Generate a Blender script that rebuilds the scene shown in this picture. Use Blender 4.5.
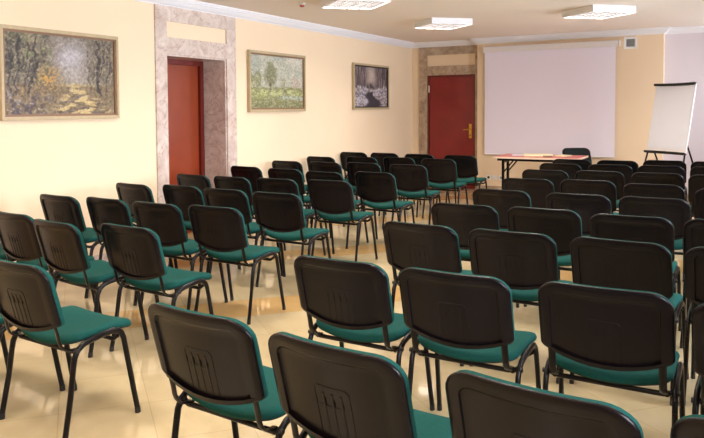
import bpy, math, random
import numpy as np
from mathutils import Vector, Matrix
for o in list(bpy.data.objects): bpy.data.objects.remove(o)
SC = bpy.context.scene
COL = SC.collection
# ------------------------------------------------------------------ camera
cd = bpy.data.cameras.new('camera'); cam = bpy.data.objects.new('camera', cd); COL.objects.link(cam)
R_ = Vector((0.85430, 0.51970, -0.00894)); U_ = Vector((-0.01574, 0.04306, 0.99895)); F_ = Vector((-0.51954, 0.85326, -0.04496))
mm = Matrix.Identity(4)
for i in range(3):
    mm[i][0] = R_[i]; mm[i][1] = U_[i]; mm[i][2] = -F_[i]
mm[0][3] = 0; mm[1][3] = 0; mm[2][3] = 1.4986
cam.matrix_world = mm
cd.sensor_fit = 'HORIZONTAL'; cd.sensor_width = 36; cd.lens = 713.7 * 36 / 704
cd.shift_x = (352 - 302.3) / 704; cd.shift_y = -(219 - 140.7) / 704
cd.clip_start = .05; cd.clip_end = 60
SC.camera = cam
# ------------------------------------------------------------------ light and exposure
WARM = (1.0, .87, .76); COOL = (.80, .88, 1.0)
SC.view_settings.view_transform = 'Standard'; SC.view_settings.look = 'None'
SC.view_settings.gamma = 1; SC.view_settings.use_curve_mapping = False
SC.view_settings.exposure = 0.20
LAMP_W = 48; LAMP_EMIT = 9; WINDOW_W = 205; SKY = 1.0
w = bpy.data.worlds.new('world'); SC.world = w; w.use_nodes = True
w.node_tree.nodes['Background'].inputs[0].default_value = (.75, .85, 1, 1)
w.node_tree.nodes['Background'].inputs[1].default_value = SKY
XL, XR, YB, YF, YS, HC = -5.30, 1.75, 12.75, -1.6, 12.6, 2.72
WINS = [(0.6, 2.4), (3.9, 5.7), (7.2, 9.0), (10.4, 12.2)]
WZ = (.9, 2.35)
def area(name, loc, rot, sx, sy, power, col):
    l = bpy.data.lights.new(name, 'AREA'); l.shape = 'RECTANGLE'; l.size = sx; l.size_y = sy; l.energy = power; l.color = col
    o = bpy.data.objects.new(name, l); COL.objects.link(o); o.location = loc; o.rotation_euler = rot; return o
for k, (a, b) in enumerate(WINS):
    area('daylight', (XR + .27, (a + b) / 2, sum(WZ) / 2), (0, math.radians(90), 0), WZ[1] - WZ[0], b - a, WINDOW_W * (1.15, 1.1, 1.0, .62)[k], COOL)
# ------------------------------------------------------------------ materials
def mat(name, col, rough=.5, metal=0, spec=.5, noise=None, bump=None, coat=0, emit=None):
    m = bpy.data.materials.new(name); m.use_nodes = True; nt = m.node_tree; b = nt.nodes['Principled BSDF']
    b.inputs['Base Color'].default_value = (*col, 1); b.inputs['Roughness'].default_value = rough
    b.inputs['Metallic'].default_value = metal; b.inputs['Specular IOR Level'].default_value = spec
    b.inputs['Coat Weight'].default_value = coat
    if emit:
        b.inputs['Emission Color'].default_value = (*emit[0], 1); b.inputs['Emission Strength'].default_value = emit[1]
    tc = nt.nodes.new('ShaderNodeTexCoord')
    if noise:   # (scale, second colour, amount)
        n = nt.nodes.new('ShaderNodeTexNoise'); n.inputs['Scale'].default_value = noise[0]; n.inputs['Detail'].default_value = 4
        nt.links.new(tc.outputs['Object'], n.inputs['Vector'])
        r = nt.nodes.new('ShaderNodeValToRGB'); r.color_ramp.elements[0].position = .35; r.color_ramp.elements[1].position = .65
        r.color_ramp.elements[0].color = (*col, 1); r.color_ramp.elements[1].color = (*noise[1], 1)
        nt.links.new(n.outputs['Fac'], r.inputs['Fac']); nt.links.new(r.outputs['Color'], b.inputs['Base Color'])
    if bump:    # (scale, strength)
        n = nt.nodes.new('ShaderNodeTexNoise'); n.inputs['Scale'].default_value = bump[0]; n.inputs['Detail'].default_value = 3
        nt.links.new(tc.outputs['Object'], n.inputs['Vector'])
        bp = nt.nodes.new('ShaderNodeBump'); bp.inputs['Strength'].default_value = bump[1]; bp.inputs['Distance'].default_value = .002
        nt.links.new(n.outputs['Fac'], bp.inputs['Height']); nt.links.new(bp.outputs['Normal'], b.inputs['Normal'])
    return m
def s2l(r, g, b): return tuple(((v / 255) / 12.92 if v / 255 <= .04045 else ((v / 255 + .055) / 1.055) ** 2.4) for v in (r, g, b))
M = {}
M['wall'] = mat('wall_paint', s2l(238, 214, 182), .7, noise=(1.2, s2l(236, 211, 179)), bump=(60, .15))
M['wall_cool'] = mat('rose_paint', s2l(238, 214, 200), .7, bump=(60, .15))
M['ceiling'] = mat('ceiling_paint', s2l(240, 226, 214), .8, bump=(50, .1))
M['cornice'] = mat('cornice_plaster', s2l(236, 234, 238), .5)
M['plastic'] = mat('black_plastic', s2l(18, 13, 16), .27, spec=.20, bump=(400, .12))
M['metal'] = mat('black_tube', s2l(13, 9, 10), .28, spec=.22)
M['rubber'] = mat('black_rubber', s2l(18, 17, 18), .6)
M['fabric'] = mat('teal_fabric', s2l(20, 68, 63), .9, spec=.12, noise=(140, s2l(24, 75, 69)), bump=(900, .5))
M['steel'] = mat('bolt_steel', s2l(190, 180, 160), .3, metal=1)
M['door'] = mat('door_wood', s2l(142, 56, 20), .35, noise=(3, s2l(133, 49, 17)), coat=.3)
M['door_back'] = mat('door_wood_dark', s2l(136, 24, 20), .4, noise=(3, s2l(127, 21, 18)), coat=.2)
M['frame_red'] = mat('door_frame_wood', s2l(104, 26, 16), .35)
M['brass'] = mat('brass', s2l(205, 160, 70), .3, metal=1)
M['white'] = mat('white_plastic', s2l(238, 236, 234), .4)
M['screen'] = mat('screen_cloth', s2l(236, 228, 242), .8)
M['case'] = mat('screen_case', s2l(228, 222, 222), .4)
M['grey'] = mat('grille_grey', s2l(150, 150, 150), .5)
M['dark'] = mat('dark_hole', s2l(30, 28, 28), .6)
M['louver'] = mat('louver_metal', s2l(170, 170, 175), .3, metal=.8)
M['louver_shade'] = mat('louver_blade_shade', (.012, .012, .013), .5)  # near-black colour stands in for the shade in the louvre gaps
M['alcove'] = mat('white_wall_paint', s2l(220, 210, 216), .7, bump=(60, .15))
M['fabric_black'] = mat('charcoal_fabric', s2l(28, 34, 34), .9, spec=.2)
M['lampbody'] = mat('lamp_body', s2l(235, 235, 238), .4)
M['tube'] = mat('lamp_tube', (1, 1, 1), .5, emit=((1, .93, .85), LAMP_EMIT))
M['beige_frame'] = mat('beige_frame_wood', s2l(188, 168, 132), .5, noise=(20, s2l(180, 160, 124)))
M['brown_frame'] = mat('brown_frame_wood', s2l(132, 96, 68), .4)
M['black_frame'] = mat('black_frame_wood', s2l(32, 26, 26), .4)
M['tabletop'] = mat('table_laminate', s2l(196, 96, 84), .35, spec=.3, noise=(4, s2l(188, 90, 80)))
M['table_edge'] = mat('table_edge', s2l(225, 200, 180), .4)
M['paper'] = mat('paper', s2l(238, 228, 190), .7)
M['paper_white'] = mat('white_paper', s2l(232, 236, 248), .7)
M['board'] = mat('board_white', s2l(236, 233, 236), .35)
M['red'] = mat('red_plastic', s2l(170, 60, 40), .4)
def glass():
    m = bpy.data.materials.new('window_glass'); m.use_nodes = True; nt = m.node_tree; nt.nodes.clear()
    o = nt.nodes.new('ShaderNodeOutputMaterial'); t = nt.nodes.new('ShaderNodeBsdfTransparent'); g = nt.nodes.new('ShaderNodeBsdfGlossy')
    g.inputs['Roughness'].default_value = .02; f = nt.nodes.new('ShaderNodeFresnel'); x = nt.nodes.new('ShaderNodeMixShader')
    nt.links.new(f.outputs[0], x.inputs[0]); nt.links.new(t.outputs[0], x.inputs[1]); nt.links.new(g.outputs[0], x.inputs[2]); nt.links.new(x.outputs[0], o.inputs[0])
    return m
M['glass'] = glass()
def marble(name, a, b, c, rough=.18):
    m = bpy.data.materials.new(name); m.use_nodes = True; nt = m.node_tree; bs = nt.nodes['Principled BSDF']
    tc = nt.nodes.new('ShaderNodeTexCoord'); n1 = nt.nodes.new('ShaderNodeTexNoise'); n1.inputs['Scale'].default_value = 5; n1.inputs['Detail'].default_value = 9; n1.inputs['Distortion'].default_value = 1.6
    nt.links.new(tc.outputs['Object'], n1.inputs['Vector'])
    r = nt.nodes.new('ShaderNodeValToRGB'); e = r.color_ramp.elements; e[0].position = .3; e[0].color = (*a, 1); e[1].position = .7; e[1].color = (*b, 1)
    k = r.color_ramp.elements.new(.5); k.color = (*c, 1)
    nt.links.new(n1.outputs['Fac'], r.inputs['Fac'])
    n2 = nt.nodes.new('ShaderNodeTexNoise'); n2.inputs['Scale'].default_value = 2.4; n2.inputs['Detail'].default_value = 6; n2.inputs['Distortion'].default_value = 3
    nt.links.new(tc.outputs['Object'], n2.inputs['Vector'])
    v = nt.nodes.new('ShaderNodeValToRGB'); e = v.color_ramp.elements; e[0].position = .485; e[0].color = (1, 1, 1, 1); e[1].position = .515; e[1].color = (1, 1, 1, 1)
    k = v.color_ramp.elements.new(.5); k.color = (.6, .45, .42, 1)
    nt.links.new(n2.outputs['Fac'], v.inputs['Fac'])
    mx = nt.nodes.new('ShaderNodeMix'); mx.data_type = 'RGBA'; mx.blend_type = 'MULTIPLY'; mx.inputs['Factor'].default_value = .7
    nt.links.new(r.outputs['Color'], mx.inputs['A']); nt.links.new(v.outputs['Color'], mx.inputs['B']); nt.links.new(mx.outputs['Result'], bs.inputs['Base Color'])
    bs.inputs['Roughness'].default_value = rough
    return m
M['marble'] = marble('rose_marble', s2l(190, 168, 156), s2l(222, 208, 198), s2l(206, 188, 178))
M['marble_brown'] = marble('brown_marble', s2l(158, 134, 110), s2l(198, 176, 152), s2l(178, 154, 130))
def floor_mat():
    m = bpy.data.materials.new('polished_floor_tile'); m.use_nodes = True; nt = m.node_tree; bs = nt.nodes['Principled BSDF']; L = nt.links
    def N(t, **k):
        n = nt.nodes.new(t)
        for a, b in k.items(): setattr(n, a, b)
        return n
    def math_(op, a, b=None):
        n = N('ShaderNodeMath', operation=op)
        for i, v in enumerate((a, b)):
            if v is None: continue
            if isinstance(v, (int, float)): n.inputs[i].default_value = v
            else: L.new(v, n.inputs[i])
        return n.outputs[0]
    tc = N('ShaderNodeTexCoord'); sp = N('ShaderNodeSeparateXYZ'); L.new(tc.outputs['Object'], sp.inputs[0])
    X, Y = sp.outputs[0], sp.outputs[1]; T = .44; an = math.radians(49)
    e = math_('ADD', math_('MULTIPLY', X, math.cos(an)), math_('MULTIPLY', Y, math.sin(an)))
    c = math_('ADD', math_('MULTIPLY', X, -math.sin(an)), math_('MULTIPLY', Y, math.cos(an)))
    cu = math_('DIVIDE', math_('SUBTRACT', c, 4.99), T); eu = math_('DIVIDE', math_('ADD', e, .11), T)
    fc = math_('FRACT', cu); fe = math_('FRACT', eu); ic = math_('FLOOR', cu); ie = math_('FLOOR', eu)
    def edge(f): return math_('LESS_THAN', math_('MINIMUM', f, math_('SUBTRACT', 1, f)), .0045)
    joint = math_('MAXIMUM', edge(fc), edge(fe))
    band = math_('MULTIPLY', math_('LESS_THAN', math_('FLOORED_MODULO', ic, 4), .5), math_('GREATER_THAN', ic, -.5))
    cb = N('ShaderNodeCombineXYZ'); L.new(ic, cb.inputs[0]); L.new(ie, cb.inputs[1])
    wn = N('ShaderNodeTexWhiteNoise', noise_dimensions='2D'); L.new(cb.outputs[0], wn.inputs[0])
    ns = N('ShaderNodeTexNoise'); ns.inputs['Scale'].default_value = 2.2; ns.inputs['Detail'].default_value = 7; ns.inputs['Distortion'].default_value = 1.2
    L.new(tc.outputs['Object'], ns.inputs['Vector'])
    r1 = N('ShaderNodeValToRGB'); r1.color_ramp.elements[0].position = .3; r1.color_ramp.elements[1].position = .7
    r1.color_ramp.elements[0].color = (*s2l(178, 162, 126), 1); r1.color_ramp.elements[1].color = (*s2l(194, 178, 142), 1)
    r2 = N('ShaderNodeValToRGB'); r2.color_ramp.elements[0].position = .3; r2.color_ramp.elements[1].position = .7
    r2.color_ramp.elements[0].color = (*s2l(184, 150, 98), 1); r2.color_ramp.elements[1].color = (*s2l(198, 164, 110), 1)
    L.new(ns.outputs['Fac'], r1.inputs[0]); L.new(ns.outputs['Fac'], r2.inputs[0])
    a = N('ShaderNodeMix', data_type='RGBA'); L.new(band, a.inputs['Factor']); L.new(r1.outputs[0], a.inputs['A']); L.new(r2.outputs[0], a.inputs['B'])
    h = N('ShaderNodeHueSaturation'); L.new(a.outputs['Result'], h.inputs['Color'])
    L.new(math_('ADD', math_('MULTIPLY', wn.outputs['Value'], .07), .965), h.inputs['Value'])
    j = N('ShaderNodeMix', data_type='RGBA'); L.new(math_('MULTIPLY', joint, .35), j.inputs['Factor']); L.new(h.outputs[0], j.inputs['A']); j.inputs['B'].default_value = (*s2l(120, 92, 58), 1)
    L.new(j.outputs['Result'], bs.inputs['Base Color'])
    bs.inputs['Roughness'].default_value = .07; bs.inputs['Specular IOR Level'].default_value = .7
    return m
M['floor'] = floor_mat()
def paint_mat():
    m = bpy.data.materials.new('oil_paint'); m.use_nodes = True; nt = m.node_tree; bs = nt.nodes['Principled BSDF']
    a = nt.nodes.new('ShaderNodeAttribute'); a.attribute_name = 'paint'; nt.links.new(a.outputs['Color'], bs.inputs['Base Color'])
    bs.inputs['Roughness'].default_value = .55; return m
M['oil'] = paint_mat()
# ------------------------------------------------------------------ mesh helpers
class MB:
    def __init__(s): s.v = []; s.f = []; s.mi = []; s.cur = 0
    def face(s, idx): s.f.append(tuple(idx)); s.mi.append(s.cur)
    def box(s, x0, y0, z0, x1, y1, z1):
        b = len(s.v)
        s.v += [(x0, y0, z0), (x1, y0, z0), (x1, y1, z0), (x0, y1, z0), (x0, y0, z1), (x1, y0, z1), (x1, y1, z1), (x0, y1, z1)]
        for q in ((0, 3, 2, 1), (4, 5, 6, 7), (0, 1, 5, 4), (1, 2, 6, 5), (2, 3, 7, 6), (3, 0, 4, 7)): s.face([b + i for i in q])
        return s
    def tube(s, pts, ra, rb=None, n=10, up=None, cap=True):
        # elliptical section: ra along 'side' axis, rb along the other
        rb = rb or ra; P = [Vector(p) for p in pts]; rings = []
        side = Vector(up) if up else None
        for i, p in enumerate(P):
            t = ((P[min(i + 1, len(P) - 1)] - P[max(i - 1, 0)])).normalized()
            if side is None:
                side = t.orthogonal().normalized()
            a = (side - t * side.dot(t)).normalized(); b = t.cross(a)
            if not up: side = a
            r = len(s.v)
            for k in range(n):
                th = 2 * math.pi * k / n; s.v.append(tuple(p + a * ra * math.cos(th) + b * rb * math.sin(th)))
            rings.append(r)
        for r0, r1 in zip(rings, rings[1:]):
            for k in range(n): s.face((r0 + k, r0 + (k + 1) % n, r1 + (k + 1) % n, r1 + k))
        if cap:
            s.face([rings[0] + k for k in range(n)][::-1]); s.face([rings[-1] + k for k in range(n)])
        return s
    def rings(s, R, close_first=False, close_last=True):
        base = []
        for r in R:
            base.append(len(s.v)); s.v += [tuple(p) for p in r]
        n = len(R[0])
        for a, b in zip(base, base[1:]):
            for k in range(n): s.face((a + k, a + (k + 1) % n, b + (k + 1) % n, b + k))
        if close_first: s.face([base[0] + k for k in range(n)][::-1])
        if close_last: s.face([base[-1] + k for k in range(n)])
        return s
    def lathe(s, prof, c=(0, 0, 0), n=20):
        R = [[(c[0] + r * math.cos(2 * math.pi * k / n), c[1] + r * math.sin(2 * math.pi * k / n), c[2] + z) for k in range(n)] for r, z in prof]
        return s.rings(R, True, True)
    def build(s, name, m, parent=None, smooth=False, bevel=0, fix=True, kind=None):
        me = bpy.data.meshes.new(name); me.from_pydata(s.v, [], s.f)
        for x in (m if isinstance(m, (list, tuple)) else [m]): me.materials.append(x)
        me.polygons.foreach_set('material_index', s.mi)
        if fix:
            import bmesh
            bm = bmesh.new(); bm.from_mesh(me); bmesh.ops.recalc_face_normals(bm, faces=bm.faces)
            if bevel:
                ed = [e for e in bm.edges if len(e.link_faces) == 2 and e.calc_face_angle() > .6]
                bmesh.ops.bevel(bm, geom=ed, offset=bevel, segments=2, affect='EDGES', clamp_overlap=True)
            bm.to_mesh(me); bm.free()
        if smooth:
            me.polygons.foreach_set('use_smooth', [True] * len(me.polygons))
            try: me.set_sharp_from_angle(angle=math.radians(50))
            except Exception: pass
        o = bpy.data.objects.new(name, me); COL.objects.link(o)
        if parent: o.parent = parent
        if kind: o['kind'] = kind
        return o
def empty(name, label, cat, loc=(0, 0, 0), rz=0, group=None):
    o = bpy.data.objects.new(name, None); COL.objects.link(o); o.location = loc; o.rotation_euler = (0, 0, rz); o.empty_display_size = .1
    o['label'] = label; o['category'] = cat
    if group: o['group'] = group
    return o
def copy_tree(o, parent=None):
    c = o.copy(); COL.objects.link(c)
    if parent: c.parent = parent
    for ch in list(o.children): copy_tree(ch, c)
    return c
# ------------------------------------------------------------------ room shell
MB().box(XL - .5, YF - .3, -.1, XR + .3, YB + .3, 0).build('floor', M['floor'], kind='structure')
MB().box(XL - .5, YF - .3, HC, XR + .3, YB + .3, HC + .15).build('ceiling', M['ceiling'], kind='structure')
LD = (5.875, 6.938, 2.104); REC = -5.665
b = MB(); b.box(XL - .5, YF - .3, 0, XL, LD[0], HC); b.box(XL - .5, LD[1], 0, XL, YB + .3, HC); b.box(XL - .5, LD[0], LD[2], XL, LD[1], HC)
b.box(XL - .5, LD[0], 0, REC - .06, LD[1], LD[2])
b.build('wall_left', M['wall'], kind='structure')
BD = (-4.99, -4.067, 2.096); PX0, PX1 = -3.985, -.998
b = MB(); b.box(XL, YB, 0, BD[0], YB + .3, HC); b.box(BD[1], YB, 0, PX1, YB + .3, HC); b.cur = 1; b.box(PX1, YB, 0, XR + .3, YB + .3, HC); b.cur = 0; b.box(BD[0], YB, BD[2], BD[1], YB + .3, HC)
b.box(BD[0], YB + .1, 0, BD[1], YB + .3, BD[2]); b.box(PX0, YS, 0, PX1, YB, HC)
b.build('wall_back', [M['wall'], M['alcove']], kind='structure')
MB().box(XL, YF - .3, 0, XR + .3, YF, HC).build('wall_front', M['wall'], kind='structure')
b = MB(); y = YF
for a, c in WINS:
    b.box(XR, y, 0, XR + .3, a, HC); b.box(XR, a, 0, XR + .3, c, WZ[0]); b.box(XR, a, WZ[1], XR + .3, c, HC); y = c
b.box(XR, y, 0, XR + .3, YB, HC)
b.build('wall_right', M['wall'], kind='structure')
for i, (a, c) in enumerate(WINS):
    b = MB(); x0, x1 = XR + .08, XR + .14; t = .06; md = (a + c) / 2
    b.box(x0, a, WZ[0], x1, a + t, WZ[1]); b.box(x0, c - t, WZ[0], x1, c, WZ[1]); b.box(x0, a + t, WZ[0], x1, c - t, WZ[0] + t); b.box(x0, a + t, WZ[1] - t, x1, c - t, WZ[1])
    b.box(x0, md - t / 2, WZ[0] + t, x1, md + t / 2, WZ[1] - t)
    o = b.build('window_%d' % (i + 1), M['white'], bevel=.004, kind='structure')
    MB().box(XR + .105, a + t, WZ[0] + t, XR + .11, md - t / 2, WZ[1] - t).build('window_glass', M['glass'], o)
    MB().box(XR + .105, md + t / 2, WZ[0] + t, XR + .11, c - t, WZ[1] - t).build('window_glass', M['glass'], o)
# cornice: a moulded profile swept round the room
prof = [(0, -.098), (.012, -.098), (.014, -.088), (.026, -.084), (.040, -.072), (.058, -.052), (.066, -.040), (.078, -.036), (.082, -.022), (.094, -.018), (.096, 0), (0, 0)]
path = [(XL, YF), (XL, YB), (PX0, YB), (PX0, YS), (PX1, YS), (PX1, YB), (XR, YB), (XR, YF)]
R = []; n = len(path)
for i in range(n):
    p0, p, p1 = Vector(path[i - 1]), Vector(path[i]), Vector(path[(i + 1) % n])
    d0, d1 = (p - p0).normalized(), (p1 - p).normalized(); n0, n1 = Vector((d0.y, -d0.x)), Vector((d1.y, -d1.x))
    m_ = (n0 + n1); m_ = m_ / (m_.length_squared / 2)
    R.append([(p.x + m_.x * o, p.y + m_.y * o, HC + z) for o, z in prof])
b = MB(); b.rings(R + [R[0]], False, False); b.build('trim_1', M['cornice'], smooth=False, kind='structure')
# marble baseboards
b = MB(); b.box(XL, YB - .015, 0, -5.15, YB, .09); b.box(PX0, YS - .015, 0, PX1, YS, .09); b.box(PX1, YB - .015, 0, XR, YB, .09); b.build('baseboard_back', M['marble_brown'], kind='structure')
b = MB(); b.box(XL, YF, 0, XL + .015, 5.700, .09); b.box(XL, 7.122, 0, XL + .015, YB, .09); b.build('baseboard_left', M['marble'], kind='structure')
MB().box(XR - .015, YF, 0, XR, YB, .09).build('baseboard_right', M['marble'], kind='structure')
# marble surround of the left doorway (two jambs, header with plaster inset, reveals)
ZT = HC - .098
b = MB(); x1 = XL + .018
b.box(XL, 5.700, 0, x1, LD[0], 1.0); b.box(XL, 5.700, 1.003, x1, LD[0], 1.85); b.box(XL, 5.700, 1.853, x1, LD[0], ZT)
b.box(XL, LD[1], 0, x1, 7.122, 1.0); b.box(XL, LD[1], 1.003, x1, 7.122, 1.85); b.box(XL, LD[1], 1.853, x1, 7.122, ZT)
b.box(XL, LD[0], LD[2], x1, LD[1], 2.288); b.box(XL, LD[0], 2.458, x1, LD[1], ZT)
b.box(REC, LD[1] - .018, 0, XL, LD[1], 1.05); b.box(REC, LD[1] - .018, 1.053, XL, LD[1], LD[2])
b.box(REC, LD[0], 0, XL, LD[0] + .018, LD[2]); b.box(REC, LD[0] + .018, LD[2] - .018, XL, LD[1] - .018, LD[2])
b.build('trim_2', M['marble'], kind='structure')
# brown marble surround of the back door
b = MB(); y0 = YB - .018
b.box(-5.15, y0, 0, BD[0], YB, ZT); b.box(BD[1], y0, 0, PX0, YB, ZT); b.box(BD[0], y0, BD[2], BD[1], YB, 2.265); b.box(BD[0], y0, 2.472, BD[1], YB, ZT)
b.build('trim_3', M['marble_brown'], kind='structure')
# doors
dl = MB().box(REC - .05, LD[0] + .08, .005, REC + .0, LD[1] - .085, LD[2] - .075).build('door_1', M['door'], bevel=.004, kind='structure')
b = MB(); b.box(REC - .05, LD[1] - .085, 0, REC + .035, LD[1] - .018, LD[2] - .018); b.box(REC - .05, LD[0] + .018, 0, REC + .035, LD[0] + .08, LD[2] - .018)
b.box(REC - .05, LD[0] + .08, LD[2] - .075, REC + .035, LD[1] - .085, LD[2] - .018); b.build('door_frame', M['frame_red'], dl, bevel=.004)
d2 = MB().box(BD[0] + .035, YB + .015, .005, BD[1] - .035, YB + .055, BD[2] - .035).build('door_2', M['door_back'], bevel=.003, kind='structure')
b = MB(); b.box(BD[0], YB - .005, 0, BD[0] + .035, YB + .09, BD[2]); b.box(BD[1] - .035, YB - .005, 0, BD[1], YB + .09, BD[2]); b.box(BD[0] + .035, YB - .005, BD[2] - .035, BD[1] - .035, YB + .09, BD[2])
b.build('door_frame', M['frame_red'], d2, bevel=.003)
for z in (1.78, .25):
    MB().tube([(BD[0] + .03, YB - .008, z), (BD[0] + .03, YB - .008, z + .13)], .012).build('hinge', M['steel'], d2)
hp = MB().box(-4.19, YB + .003, .93, -4.14, YB + .015, 1.19).build('handle_plate', M['brass'], d2, bevel=.003)
MB().tube([(-4.165, YB + .01, 1.09), (-4.165, YB - .045, 1.09), (-4.18, YB - .055, 1.09), (-4.275, YB - .055, 1.085)], .010, n=10).build('door_handle', M['brass'], hp, smooth=True)
MB().tube([(-4.165, YB + .01, .985), (-4.165, YB - .004, .985)], .012).build('lock_cylinder', M['dark'], hp)
# ------------------------------------------------------------------ visitor chair
W, BH, TOP, LEAN, YBASE, RC, RBOT = .237, .328, .818, .28, -.195, .080, .016
def rrect(hw, v0, v1, rt, rb, nc=6, nh=8, nv=4):
    pts = []
    def arc(cx, cy, r, a0):
        for k in range(nc + 1):
            a = a0 + math.pi / 2 * k / nc; pts.append((cx + r * math.cos(a), cy + r * math.sin(a)))
    def line(p, q, n):
        for k in range(1, n): pts.append((p[0] + (q[0] - p[0]) * k / n, p[1] + (q[1] - p[1]) * k / n))
    arc(hw - rt, v1 - rt, rt, 0); line((hw - rt, v1), (-hw + rt, v1), nh)
    arc(-hw + rt, v1 - rt, rt, math.pi / 2); line((-hw, v1 - rt), (-hw, v0 + rb), nv)
    arc(-hw + rb, v0 + rb, rb, math.pi); line((-hw + rb, v0), (hw - rb, v0), nh)
    arc(hw - rb, v0 + rb, rb, 1.5 * math.pi); line((hw, v0 + rb), (hw, v1 - rt), nv)
    return pts
def backpt(x, v, d):
    v2 = v + .054 * (x / W) ** 2 * (1 - v / BH)
    return (x, YBASE - LEAN * v2 - .032 * (1 - (x / W) ** 2) + d, TOP - BH + v2)
def backring(ins, d):
    rt = max(RC - ins, .004); rb = max(RBOT - ins, .003)
    return [backpt(x, v, d) for x, v in rrect(W - ins, ins, BH - ins, rt, rb)]
INN = [.07, .09, .11, .13, .15, BH / 2 - .006]
def make_chair():
    t = empty('visitor_chair', 'x', 'chair')
    # rim along top and sides only; the pressed panel runs down to the curved lower edge
    def panelring(k, d):
        o_ = .040 + k; rt = max(RC - o_, .004)
        return [backpt(x, v, d) for x, v in rrect(W - o_, min(.006 + k, BH / 2 - .006), BH - o_, rt, .003)]
    b = MB(); b.rings([backring(.001, .018), backring(-.003, .015), backring(-.005, .009), backring(-.003, .003), backring(.003, 0), backring(.011, -.0015), backring(.016, -.002)], True, False)
    b.rings([backring(.016, -.002), panelring(-.008, -.0005), panelring(0, .001), panelring(.003, .010), panelring(.007, .012)] + [panelring(k, .012) for k in (.03, .05, .07, .09, .11, .125)], False, True)
    sh = b.build('backrest', M['plastic'], t, smooth=True)
    b = MB(); b.rings([backring(.004, .014), backring(-.002, .017), backring(-.004, .024), backring(-.003, .033), backring(.003, .042), backring(.013, .048), backring(.03, .051)] + [backring(i, .052) for i in INN], True, True)
    b.build('back_cushion', M['fabric'], sh, smooth=True)
    b = MB()   # pressed rectangle with three ribs
    def P(x, v, d=.0115): return backpt(x, v, d)
    x0, x1, v0, v1 = -.062, .062, .012, .195
    def ln(a, c, k=8): return [(a[0] + (c[0] - a[0]) * i / k, a[1] + (c[1] - a[1]) * i / k) for i in range(k + 1)]
    outl = ln((x0, v0), (x0, v1 - .012)) + ln((x0 + .012, v1), (x1 - .012, v1)) + ln((x1, v1 - .012), (x1, v0))
    b.tube([P(*q) for q in outl], .0012, n=6)
    for cx in (-.032, 0, .032):
        q = ln((cx, v0), (cx, v1 - .022)); pp = [P(*k) for k in q]
        b.tube(pp, .0040, .0013, n=8, up=(1, 0, 0))
    b.build('rib_panel', M['plastic'], sh, smooth=True)
    # seat
    SW, S0, S1 = .230, -.125, .242
    def sp(x, y, dz):
        q = (x / SW) ** 2; yy = y - .022 * (1 - q) * max(0, 1 - (y - S0) / .2)
        z = .482 - .036 * (1 - q) * max(.35, 1 - (y - S0) / .4) - .022 * max(0, (y - .14) / .105) ** 2
        return (x, yy, z + dz)
    def sr(ins, dz): return [sp(x, y, dz) for x, y in rrect(SW - ins, S0 + ins, S1 - ins, max(.05 - ins, .004), max(.055 - ins, .004))]
    b = MB(); b.rings([sr(.014, -.040), sr(.004, -.036), sr(0, -.026), sr(.001, -.016), sr(.008, -.005), sr(.022, 0)] + [sr(i, .003) for i in (.05, .09, .13, .155, .172)], True, True)
    se = b.build('seat', M['fabric'], t, smooth=True)
    b = MB(); b.rings([sr(.012, -.039), sr(.012, -.043), sr(.025, -.046)] + [sr(i, -.047) for i in (.08, .13, .17)], True, True)
    b.build('seat_pan', M['rubber'], se, smooth=True)
    for s in (-1, 1):
        fl = [(s * .248, .229, .012), (s * .245, .208, .12), (s * .241, .180, .27), (s * .239, .163, .36)]
        rail = [(s * .239, .163, .36), (s * .238, .156, .395), (s * .238, .143, .422), (s * .237, .122, .439), (s * .237, .09, .446), (s * .237, .03, .442), (s * .237, -.04, .434), (s * .237, -.082, .424), (s * .237, -.112, .404), (s * .2375, -.130, .372), (s * .238, -.137, .335)]
        rl = [(s * .238, -.137, .335), (s * .240, -.158, .20), (s * .245, -.198, .012)]
        MB().tube(rail, .0112, .0152, n=12, up=(1, 0, 0)).build('side_rail', M['metal'], t, smooth=True)
        for leg in (fl, rl):
            f = leg[0] if leg is fl else leg[-1]
            lo = MB().tube(leg, .0110, .0150, n=12, up=(1, 0, 0)).build('leg', M['metal'], t, smooth=True)
            MB().tube([(f[0], f[1], 0), (f[0], f[1] - (.003 if leg is fl else -.003), .03)], .0118, .0158, n=12, up=(1, 0, 0)).build('foot_cap', M['rubber'], lo, smooth=True)
        br = MB().tube([backpt(s * .2, .10, .016), backpt(s * .2, .05, .014), (s * .2, -.188, .485), (s * .2, -.182, .455), (s * .2, -.172, .43), (s * .2, -.152, .410), (s * .2, -.125, .401), (s * .2, -.09, .399)], .014, .0045, n=10, up=(1, 0, 0)).build('back_bracket', M['metal'], t, smooth=True)
        MB().tube([(s * .2, -.105, .380), (s * .2, -.105, .407)], .009, n=8).build('bolt', M['steel'], br)
        MB().tube([(s * .244, -.118, .405), (s * .253, -.118, .405)], .010, n=10).build('link_stud', M['rubber'], t, smooth=True)
    for y, z in ((.12, .392), (-.105, .390)):
        MB().tube([(-.236, y, z + .02), (-.21, y, z), (.21, y, z), (.236, y, z + .02)], .0105, n=10).build('cross_bar', M['metal'], t, smooth=True)
    return t
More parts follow.
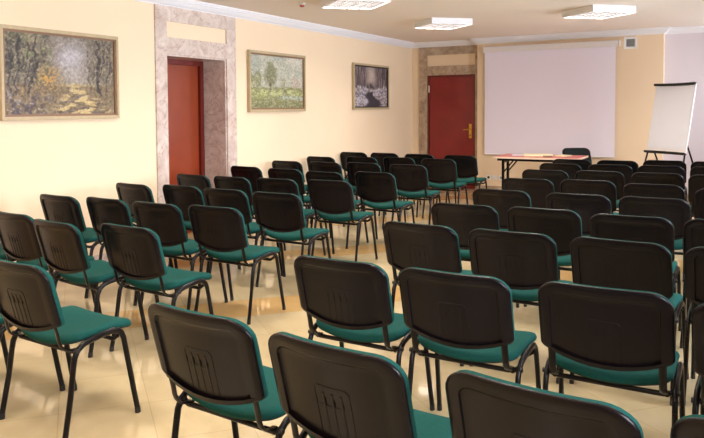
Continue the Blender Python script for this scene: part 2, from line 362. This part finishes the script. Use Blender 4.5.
CH = [
('L',1,3,-3.330,2.330,-4.0),('L',1,4,-2.780,2.330,-3.8),('L',2,1,-4.672,3.360,-6.0),('L',2,2,-4.114,3.315,-5.6),
('L',2,3,-3.548,3.205,-8.0),('L',2,4,-3.046,3.301,-3.9),('L',3,1,-4.651,4.134,-4.2),('L',3,2,-4.149,4.175,-5.5),
('L',3,3,-3.624,4.155,-3.0),('L',3,4,-3.122,4.203,-1.9),('L',4,1,-4.743,5.068,-6.7),('L',4,2,-4.241,5.158,-5.1),
('L',4,3,-3.725,5.112,-3.4),('L',4,4,-3.187,5.078,-0.7),('L',5,1,-4.833,6.024,-7.0),('L',5,2,-4.330,6.026,-6.0),
('L',5,3,-3.828,6.068,-2.1),('L',5,4,-3.284,6.151,-1.8),('L',6,1,-4.948,7.133,-6.9),('L',6,2,-4.356,7.056,-5.0),
('L',6,3,-3.761,6.915,-5.1),('L',6,4,-3.259,7.105,-4.1),('L',7,1,-4.993,8.092,-4.8),('L',7,2,-4.463,8.129,-1.5),
('L',7,3,-3.955,8.228,-3.4),('L',7,4,-3.346,8.177,-0.9),('L',8,1,-4.990,8.987,-6.2),('L',8,2,-4.456,9.162,-1.3),
('L',8,3,-3.936,9.300,-5.2),('L',8,4,-3.361,9.234,-0.6),('L',9,1,-5.030,10.069,-5.0),('L',9,2,-4.510,10.083,-6.0),
('L',9,3,-3.923,10.027,-7.0),('L',9,4,-3.327,10.022,-1.8),('P',1,1,-1.537,2.122,-4.5),('P',1,2,-0.967,2.051,-6.7),
('P',1,3,-0.381,2.021,-6.7),('P',1,4,0.152,2.016,-6.6),('P',2,1,-1.523,3.079,-1.7),('P',2,2,-0.993,3.084,-1.1),
('P',2,3,-0.419,3.129,-0.5),('P',2,4,0.132,3.074,-3.7),('P',3,1,-1.566,4.175,-5.0),('P',3,2,-1.040,4.171,-2.4),
('P',3,3,-0.480,4.173,-5.0),('P',3,4,0.050,4.161,-3.7),('P',4,1,-1.628,5.112,-0.8),('P',4,2,-1.092,5.154,-1.5),
('P',4,3,-0.550,5.079,-0.8),('P',4,4,-0.017,5.118,-1.7),('P',5,1,-1.634,6.099,-3.5),('P',5,2,-1.040,6.081,-1.5),
('P',5,3,-0.506,6.101,-2.0),('P',6,1,-1.689,7.112,0.9),('P',6,2,-1.164,7.209,0.2),('P',6,3,-0.604,7.097,-1.3),
('P',6,4,-0.048,6.905,0.3),('P',7,1,-1.752,8.134,0.2),('P',7,2,-1.222,8.252,0.0),('P',7,3,-0.669,8.249,-1.6),
('P',7,4,-0.158,8.204,0.3),('P',8,1,-1.784,9.093,-0.8),('P',8,2,-1.258,9.165,2.5),('P',8,3,-0.730,9.239,1.3),
('P',8,4,-0.196,9.280,0.3),('P',9,1,-1.800,9.861,0.0),('P',9,2,-1.268,9.869,1.0),('P',9,3,-0.766,10.113,2.2),
('P',9,4,-0.230,10.095,0.3)]
ORD = ['first', 'second', 'third', 'fourth', 'fifth', 'sixth', 'seventh', 'eighth', 'ninth']
LC = {1: 'against the picture wall', 2: 'second from the picture wall', 3: 'second from the aisle', 4: 'at the aisle end'}
PC = {1: 'at the aisle end', 2: 'second from the aisle', 3: 'third from the aisle', 4: 'fourth from the aisle'}
proto = make_chair()
for i, (bk, r, c, x, y, a) in enumerate(CH):
    o = proto if i == 0 else copy_tree(proto)
    o.location = (x, y, 0); o.rotation_euler = (0, 0, math.radians(a))
    o['label'] = 'black-backed teal chair, %s row from camera, %s block, %s' % (ORD[r - 1], 'left' if bk == 'L' else 'right', (LC if bk == 'L' else PC)[c])
    o['group'] = 'teal visitor chairs in the left block' if bk == 'L' else 'teal visitor chairs in the right block'
# presenter's chair behind the table
o = copy_tree(proto); o.name = 'presenter_chair'; o.location = (-2.04, 11.95, 0); o.rotation_euler = (0, 0, math.radians(222))
def recolor(q):
    if q.type == 'MESH' and q.data.materials[0] == M['fabric']:
        q.data = q.data.copy(); q.data.materials[0] = M['fabric_black']
    for c in q.children: recolor(c)
recolor(o)
o['label'] = 'lone black chair behind the table, facing the rows, in front of screen'
# ------------------------------------------------------------------ table with folding legs
TX0, TX1, TY0, TY1, TZ = -3.17, -1.93, 10.80, 11.58, .742
t = empty('presenter_table', 'reddish-topped folding table with black legs in front of the screen', 'table', ((TX0 + TX1) / 2, (TY0 + TY1) / 2, 0))
def loc(o, p):
    for v in o.data.vertices: v.co -= Vector(p)
    return o
ct = ((TX0 + TX1) / 2, (TY0 + TY1) / 2, 0)
loc(MB().box(TX0 + .006, TY0 + .006, TZ - .026, TX1 - .006, TY1 - .006, TZ).build('table_top', M['tabletop'], t, bevel=.003), ct)
b = MB(); b.box(TX0, TY0, TZ - .027, TX1, TY0 + .006, TZ - .001); b.box(TX0, TY1 - .006, TZ - .027, TX1, TY1, TZ - .001); b.box(TX0, TY0 + .006, TZ - .027, TX0 + .006, TY1 - .006, TZ - .001); b.box(TX1 - .006, TY0 + .006, TZ - .027, TX1, TY1 - .006, TZ - .001)
loc(b.build('edge_band', M['table_edge'], t), ct)
for a in (TY0 + .05, TY1 - .075): loc(MB().box(TX0 + .05, a, TZ - .065, TX1 - .05, a + .025, TZ - .027).build('apron_rail', M['metal'], t), ct)
for sx, lx in ((1, TX0 + .13), (-1, TX1 - .13)):
    for ly in (TY0 + .09, TY0 + .36):
        if sx: lo = loc(MB().box(lx - .018, ly - .018, 0, lx + .018, ly + .018, TZ - .027).build('leg', M['metal'], t, bevel=.003), ct)
        MB().tube([(lx - ct[0], ly - ct[1], TZ - .25), (lx + sx * .17 - ct[0], ly - ct[1], TZ - .04)], .011, n=8).build('brace', M['metal'], lo)
    loc(MB().box(lx - .012, TY0 + .108, TZ - .10, lx + .012, TY0 + .342, TZ - .06).build('leg_bar', M['metal'], t, bevel=.003), ct)
# things on the table
def sheet_stack(name, label, cat, x, y, rz, w_, d_, n, m, h=.004):
    b = MB(); rnd = random.Random(n)
    for k in range(n):
        dx, dy = rnd.uniform(-.006, .006), rnd.uniform(-.006, .006)
        b.box(-w_ / 2 + dx, -d_ / 2 + dy, k * h, w_ / 2 + dx, d_ / 2 + dy, (k + 1) * h - .0006)
    o = b.build(name, m); o.location = (x, y, TZ); o.rotation_euler = (0, 0, rz); o['label'] = label; o['category'] = cat; return o
sheet_stack('paper_stack', 'pale yellow stack of papers on the reddish table', 'papers', -2.60, 11.22, .3, .42, .30, 6, M['paper'])
sheet_stack('notepad', 'small cream notepad right of the yellow papers on table', 'notepad', -2.24, 11.30, -.4, .16, .2, 4, M['paper'])
o = sheet_stack('loose_sheet', 'thin white sheet of paper near the left end of table', 'paper', -2.90, 11.3, .2, .21, .297, 1, M['paper_white'], .002)
b = MB(); b.box(-.07, -.025, 0, .07, .025, .022); o = b.build('pencil_case', M['brown_frame'], bevel=.006, smooth=True); o.location = (-2.40, 10.98, TZ); o.rotation_euler = (0, 0, .5)
o['label'] = 'small brown case lying beside the papers on the table'; o['category'] = 'case'
# ------------------------------------------------------------------ projection screen
t = empty('projection_screen', 'large white roll-down projection screen hanging on the back wall', 'projection screen', (-2.742, YS - .05, 2.506))
c0 = (-2.742, YS - .05, 2.506)
loc(MB().box(-3.842, YS - .10, 2.458, -1.643, YS - .005, 2.556).build('screen_case', M['case'], t, bevel=.006), c0)
for x in (-3.857, -1.643): loc(MB().box(x, YS - .103, 2.455, x + .015, YS - .003, 2.559).build('end_cap', M['case'], t, bevel=.003), c0)
loc(MB().box(-3.835, YS - .052, .67, -1.690, YS - .048, 2.46).build('screen_cloth', M['screen'], t), c0)
loc(MB().tube([(-3.84, YS - .05, .66), (-1.685, YS - .05, .66)], .012, n=10).build('weight_bar', M['case'], t, smooth=True), c0)
# ------------------------------------------------------------------ ventilation grille, sockets, detector
vc = (-1.478, YS, 2.508); t = empty('wall_vent', 'small square white ventilation grille high right of the screen', 'vent', vc)
b = MB(); s_ = .096; i_ = .062
b.box(-s_, -.012, -s_, s_, 0, -i_); b.box(-s_, -.012, i_, s_, 0, s_); b.box(-s_, -.012, -i_, -i_, 0, i_); b.box(i_, -.012, -i_, s_, 0, i_); b.build('vent_frame', M['white'], t, bevel=.002)
b = MB(); b.box(-i_, -.003, -i_, i_, -.0005, i_)
for k in range(9): z = -i_ + .007 + k * .0135; b.box(-i_, -.010, z - .003, i_, -.003, z + .003)
for k in range(7): x = -i_ + .012 + k * .0167; b.box(x - .001, -.011, -i_, x + .001, -.010, i_)
b.build('grille', M['grey'], t)
for k, (x, lab) in enumerate(((-3.775, 'leftmost'), (-3.66, 'middle'), (-3.549, 'rightmost'))):
    t = empty('wall_socket', '%s of three small white wall sockets low beneath the projection screen' % lab, 'socket', (x, YS, .242), group='sockets below the screen')
    MB().box(-.041, -.010, -.041, .041, 0, .041).build('cover_plate', M['white'], t, bevel=.003)
    if k == 1: MB().box(-.026, -.013, -.026, .026, -.0095, .026).build('rocker', M['white'], t, bevel=.002)
    else: MB().tube([(0, -.0102, 0), (0, -.0115, 0)], .024, n=20).build('socket_well', M['dark'] if k == 0 else M['grey'], t)
t = empty('ceiling_sensor', 'small round reddish sensor on the ceiling above the left wall pictures', 'sensor', (-4.34, 7.15, HC))
MB().lathe([(.045, 0), (.045, -.012), (.034, -.02)]).build('sensor_base', M['white'], t, smooth=True)
MB().lathe([(.028, -.0195), (.026, -.034), (.014, -.042)]).build('sensor_head', M['red'], t, smooth=True)
# ------------------------------------------------------------------ ceiling lamps, square louvred boxes set at 45 degrees
def lamp(x, y, label):
    t = empty('ceiling_lamp', label, 'ceiling lamp', (x, y, HC), math.radians(46), group='louvred ceiling lamps')
    h = .305; z0, z1 = -.082, 0
    b = MB(); k = .012
    b.box(-h, -h, z0, h, -h + k, z1); b.box(-h, h - k, z0, h, h, z1); b.box(-h, -h + k, z0, -h + k, h - k, z1); b.box(h - k, -h + k, z0, h, h - k, z1); b.box(-h + k, -h + k, -.008, h - k, h - k, z1)
    b.build('lamp_housing', M['lampbody'], t)
    for j in range(4):
        xx = -.21 + .14 * j; MB().tube([(xx, -.27, -.032), (xx, .27, -.032)], .013, n=10).build('fluorescent_tube', M['tube'], t, smooth=True)
    b = MB(); b.cur = 1  # cross blades, with the dark of the cells painted on as colour
    for j in range(1, 8): q = -h + k + (2 * h - 2 * k) * j / 8; b.box(-h + k, q - .002, z0 + .001, h - k, q + .002, z0 + .030)
    b.cur = 0
    for j in range(1, 4): q = -h + k + (2 * h - 2 * k) * j / 4; b.box(q - .006, -h + k, z0, q + .006, h - k, z0 + .031)
    b.build('louver', [M['louver'], M['louver_shade']], t)
    l = bpy.data.lights.new('lamp_light', 'AREA'); l.shape = 'SQUARE'; l.size = .54; l.energy = LAMP_W; l.color = WARM
    lo = bpy.data.objects.new('lamp_light', l); COL.objects.link(lo); lo.parent = t; lo.location = (0, 0, -.049)
lamp(-3.63, 7.11, 'nearest visible louvred ceiling lamp, cut off by the top edge of the picture')
lamp(-3.57, 9.70, 'louvred square ceiling lamp in front of the far red door')
lamp(-1.51, 9.68, 'louvred square ceiling lamp above the projection screen, nearer the vent')
for x, y in ((-3.5, 4.7), (-3.5, 2.2), (-3.5, -.3), (-1.5, 7.17), (-1.47, 4.7), (-1.47, 2.2), (-1.47, -.3)):
    lamp(x, y, 'louvred square ceiling lamp outside the picture above the chairs')
# ------------------------------------------------------------------ flipchart
fx, fy, yaw, lean = -.86, 11.36, -.69, .172
t = empty('flipchart_easel', 'white flipchart easel leaning back right of the screen, black clamp bar', 'flipchart', (fx, fy, 0), yaw)
def fp(s, h, d=0): return (s, math.sin(lean) * h + d * math.cos(lean), .834 + math.cos(lean) * h - d * math.sin(lean))
b = MB(); hw, H = .345, .985
b.rings([[fp(s * hw, h, d) for s, h in ((-1, 0), (1, 0), (1, H), (-1, H))] for d in (0, .018)], True, True); b.build('board', M['board'], t, bevel=.003)
b = MB(); b.rings([[fp(s * (hw - .015), h, d) for s, h in ((-1, .05), (1, .05), (1, H - .02), (-1, H - .02))] for d in (-.008, -.001)], True, True); b.build('paper_pad', M['paper_white'], t)
n_ = 9
MB().tube([fp(-hw - .01 + (2 * hw + .02) * k / n_, H - .006 - .010 * math.sin(math.pi * k / n_), -.02 - .012 * math.sin(math.pi * k / n_)) for k in range(n_ + 1)], .020, .017, n=10).build('clamp_bar', M['rubber'], t, smooth=True)
b = MB(); b.tube([fp(-hw - .005 + (2 * hw + .01) * k / n_, -.012, -.03 - .05 * math.sin(math.pi * k / n_)) for k in range(n_ + 1)], .013, .022, n=8); b.tube([fp(-hw, -.016, .005), fp(hw, -.016, .005)], .012, n=8); b.build('pen_tray', M['rubber'], t, smooth=True)
for s in (-1, 1): MB().tube([(s * (hw - .02), .008, .83), (s * (hw + .04), -.20, 0.0)], .012, n=8).build('leg', M['metal'], t, smooth=True)
MB().tube([fp(hw - .03, .12, .035), (hw - .05, .48, 0)], .012, n=8).build('leg', M['metal'], t, smooth=True)
MB().tube([fp(-hw + .03, .12, .035), (-hw + .05, .48, 0)], .012, n=8).build('leg', M['metal'], t, smooth=True)
MB().tube([fp(-hw + .03, .12, .035), fp(hw - .03, .12, .035)], .010, n=8).build('rear_bar', M['metal'], t, smooth=True)
# ------------------------------------------------------------------ paintings on the left wall
def vnoise(x, y, seed):
    r = np.random.RandomState(seed); g = r.rand(64, 64); xi = np.floor(x).astype(int); yi = np.floor(y).astype(int); fx_ = x - xi; fy_ = y - yi
    fx_ = fx_ * fx_ * (3 - 2 * fx_); fy_ = fy_ * fy_ * (3 - 2 * fy_); a = lambda i, j: g[i % 64, j % 64]
    return (a(xi, yi) * (1 - fx_) + a(xi + 1, yi) * fx_) * (1 - fy_) + (a(xi, yi + 1) * (1 - fx_) + a(xi + 1, yi + 1) * fx_) * fy_
def fbm(x, y, seed, o=4): return sum(vnoise(x * 2 ** k, y * 2 ** k, seed + k) / 2 ** k for k in range(o)) / sum(1 / 2 ** k for k in range(o))
def mixc(c, col, m): m = np.clip(m, 0, 1)[..., None]; return c * (1 - m) + np.array(col, float) * m
def sm(a, b_, x): t = np.clip((x - a) / (b_ - a), 0, 1); return t * t * (3 - 2 * t)
def art_autumn(u, v):
    c = np.ones(u.shape + (3,)) * np.array([128, 116, 98.]); w1 = fbm(u * 5, v * 5, 71); uu = u + (w1 - .5) * .12
    c = mixc(c, (186, 180, 186), np.exp(-((uu - .56) ** 2 / .03 + (v - .72) ** 2 / .06)) * .95); c = mixc(c, (168, 158, 150), np.exp(-((uu - .62) ** 2 / .02 + (v - .48) ** 2 / .01)))
    n1 = fbm(u * 22, v * 16, 3); n2 = fbm(u * 70, v * 40, 9, 3); n3 = fbm(u * 55, v * 7, 21, 3); n4 = fbm(u * 9, v * 7, 33)
    left = sm(.46, .22, uu); right = sm(.70, .84, uu); top = sm(.35, .5, v)
    c = mixc(c, (104, 98, 76), sm(.36, .56, n4) * left * .9); c = mixc(c, (118, 106, 88), right * top * .7)
    c = mixc(c, (60, 54, 54), sm(.46, .6, n3) * left * top * .75); c = mixc(c, (134, 136, 98), sm(.52, .66, n1) * left * sm(.45, .8, v) * .8)
    c = mixc(c, (84, 76, 72), sm(.47, .6, n3) * right * top * .7); c = mixc(c, (160, 142, 104), sm(.56, .68, n2) * sm(.14, .3, np.abs(uu - .56)) * .55)
    g = sm(.41, .35, v + (w1 - .5) * .06); c = mixc(c, (128, 108, 80), g * .9)
    cx = .60 + (.36 - v) * .25; hw_ = .05 + (.38 - v) * .95; path = sm(hw_, hw_ * .45, np.abs(uu - cx)) * g
    c = mixc(c, (202, 178, 124), path * sm(.36, .54, fbm(u * 12, v * 34, 41))); c = mixc(c, (92, 80, 78), path * sm(.54, .66, fbm(u * 11, v * 44, 31)) * .85)
    c = mixc(c, (202, 182, 132), np.exp(-((v - .375) ** 2 / .0004 + (uu - .62) ** 2 / .02)) * .8)
    c = mixc(c, (186, 140, 66), np.exp(-((uu - .37) ** 2 / .007 + (v - .46) ** 2 / .016)) * sm(.40, .58, n2) * 1.3); c = mixc(c, (170, 128, 58), np.exp(-((uu - .16) ** 2 / .002 + (v - .3) ** 2 / .004)) * sm(.4, .58, n2))
    c = mixc(c, (84, 72, 80), sm(.47, .6, fbm(u * 30, v * 20, 51)) * left * sm(.46, .2, v) * .85); c = mixc(c, (176, 166, 158), sm(.62, .72, fbm(u * 50, v * 30, 88, 2)) * left * sm(.45, .2, v) * .7)
    for tx, w_, k, top_ in ((.10, .010, .02, .95), (.19, .007, -.01, .9), (.235, .014, .015, .97), (.865, .016, -.06, .99), (.84, .006, .10, .9), (.91, .007, .10, .95), (.79, .005, -.12, .85), (.045, .008, .0, .9)):
        d = np.abs(uu - tx - k * (v - .25)); c = mixc(c, (54, 46, 46), sm(w_, w_ * .5, d) * sm(.2, .28, v) * (v < top_) * .8)
    return (c + (n2[..., None] - .5) * 70 + (fbm(u * 90, v * 60, 99, 2)[..., None] - .5) * 40)
def art_meadow(u, v):
    c = np.ones(u.shape + (3,)) * np.array([186, 186, 168.]); n = fbm(u * 20, v * 16, 5); n2 = fbm(u * 60, v * 50, 15, 3)
    c = mixc(c, (214, 206, 190), sm(.45, .65, fbm(u * 5, v * 5, 8))); c = mixc(c, (158, 168, 160), sm(.5, .7, fbm(u * 7, v * 6, 18)) * .8)
    g = sm(.42, .36, v); c = mixc(c, (150, 150, 96), g); c = mixc(c, (196, 200, 128), g * sm(.45, .62, n) * sm(.1, .3, v)); c = mixc(c, (92, 92, 62), g * sm(.5, .62, n2) * sm(.3, .05, v) * .9)
    c = mixc(c, (188, 198, 196), np.exp(-((v - .2 + .05 * (u - .7)) ** 2 / .0015)) * sm(.45, .6, u) * .8)
    for cx, w_, h0, h1, col in ((.36, .14, .42, .88, (138, 142, 104)), (.1, .1, .38, .68, (138, 140, 100)), (.62, .05, .38, .6, (158, 150, 120)), (.85, .1, .38, .62, (186, 168, 150))):
        d = ((u - cx) / w_) ** 2 + ((v - (h0 + h1) / 2) / ((h1 - h0) / 2)) ** 2; c = mixc(c, col, sm(1.25, .5, d + (n - .5) * 2.2) * .9)
    c = mixc(c, (108, 102, 70), sm(.46, .6, n2) * sm(1.1, .4, ((u - .36) / .14) ** 2 + ((v - .62) / .24) ** 2) * .9); c = mixc(c, (80, 74, 55), sm(.012, .005, np.abs(u - .35)) * (v > .3) * (v < .5) * .9)
    c = mixc(c, (120, 118, 70), sm(.05, .0, np.abs(v - .38)) * sm(.4, .6, n) * .8)
    c = mixc(c, (206, 200, 176), sm(.55, .68, fbm(u * 46, v * 40, 91, 2)) * .5); c = mixc(c, (104, 104, 72), sm(.6, .7, fbm(u * 40, v * 60, 92, 2)) * g * .6)
    return c + (n2[..., None] - .5) * 80
def art_winter(u, v):
    c = np.ones(u.shape + (3,)) * np.array([140, 124, 122.]); n = fbm(u * 22, v * 20, 4); n2 = fbm(u * 60, v * 20, 44, 3)
    c = mixc(c, (206, 184, 168), np.exp(-((u - .5) ** 2 / .02 + (v - .78) ** 2 / .08))); c = mixc(c, (84, 72, 78), sm(.46, .6, fbm(u * 46, v * 5, 14, 3)) * sm(.4, .55, v) * sm(.05, .25, np.abs(u - .5)) * .9)
    g = sm(.48, .4, v); c = mixc(c, (206, 200, 208), g * sm(.35, .5, n)); c = mixc(c, (110, 100, 112), g * sm(.55, .68, n) * .9)
    w_ = .06 + (.42 - v) * .55; d = np.abs(u - .52 - .08 * np.sin(v * 16)); c = mixc(c, (54, 50, 58), sm(w_, w_ * .6, d) * sm(.44, .36, v) * .95); c = mixc(c, (52, 46, 54), np.exp(-((u - .5) ** 2 / .03 + (v - .5) ** 2 / .006)) * sm(.35, .6, n2) * 1.3)
    c = mixc(c, (220, 214, 220), sm(.06, .02, np.abs(v - .44 - .05 * np.sin(u * 9))) * sm(.45, .6, n2) * .8)
    for tx in (.06, .14, .22, .3, .72, .78, .86, .94): c = mixc(c, (54, 44, 50), sm(.012, .005, np.abs(u - tx - .01 * np.sin(v * 12))) * (v > .45) * .8)
    return c + (n2[..., None] - .5) * 40
def painting(y0, y1, z0, z1, fn, inner, label, border=.032, nx=170, ny=100):
    cy, cz = (y0 + y1) / 2, (z0 + z1) / 2; t = empty('framed_painting', label, 'painting', (XL, cy, cz), group='paintings on the left wall')
    hy, hz = (y1 - y0) / 2, (z1 - z0) / 2
    def ring(name, a, k, d0, d1, m, bev):
        b = MB(); A, B = hy - a, hz - a
        b.box(d0, -A, -B, d1, A, -B + k); b.box(d0, -A, B - k, d1, A, B); b.box(d0, -A, -B + k, d1, -A + k, B - k); b.box(d0, A - k, -B + k, d1, A, B - k)
        return b.build(name, m, t, bevel=bev)
    ring('outer_frame', 0, border, .002, .048, M['beige_frame'], .004); ring('inner_frame', border, .020, .002, .036, M[inner], .003)
    A, B = hy - border - .020, hz - border - .020
    U, V = np.meshgrid(np.linspace(0, 1, nx), np.linspace(0, 1, ny)); c0_ = .035; U, V = U + (fbm(U * 30, V * 30, 7) - .5) * c0_, V + (fbm(U * 30, V * 30, 17) - .5) * c0_; c = np.clip(fn(U, V) * .93, 0, 255) / 255
    c = np.where(c <= .04045, c / 12.92, ((c + .055) / 1.055) ** 2.4)
    b = MB()   # canvas sides and back plus the painted front grid (camera-left end of the picture is y0)
    for j in range(ny):
        for i in range(nx): b.v.append((.022, -A + 2 * A * i / (nx - 1), -B + 2 * B * j / (ny - 1)))
    for j in range(ny - 1):
        for i in range(nx - 1): q = j * nx + i; b.face((q, q + 1, q + nx + 1, q + nx))
    base = len(b.v); cs = [0, nx - 1, nx * ny - 1, nx * (ny - 1)]
    for q in cs: v = b.v[q]; b.v.append((.002, v[1], v[2]))
    b.face([base + k for k in range(4)][::-1])
    o = b.build('canvas', M['oil'], t, fix=False)
    at = o.data.color_attributes.new('paint', 'FLOAT_COLOR', 'POINT'); buf = np.ones((len(b.v), 4)); buf[:nx * ny, :3] = c.reshape(-1, 3); buf[nx * ny:, :3] = .3
    at.data.foreach_set('color', buf.ravel())
painting(3.80, 5.138, 1.418, 2.227, art_autumn, 'brown_frame', 'large autumn forest path painting, leftmost on the cream wall')
painting(7.368, 8.742, 1.460, 2.248, art_meadow, 'brown_frame', 'green meadow and tree painting right of the left doorway')
painting(10.243, 11.60, 1.473, 2.231, art_winter, 'black_frame', 'snowy winter stream painting, farthest along the cream wall')
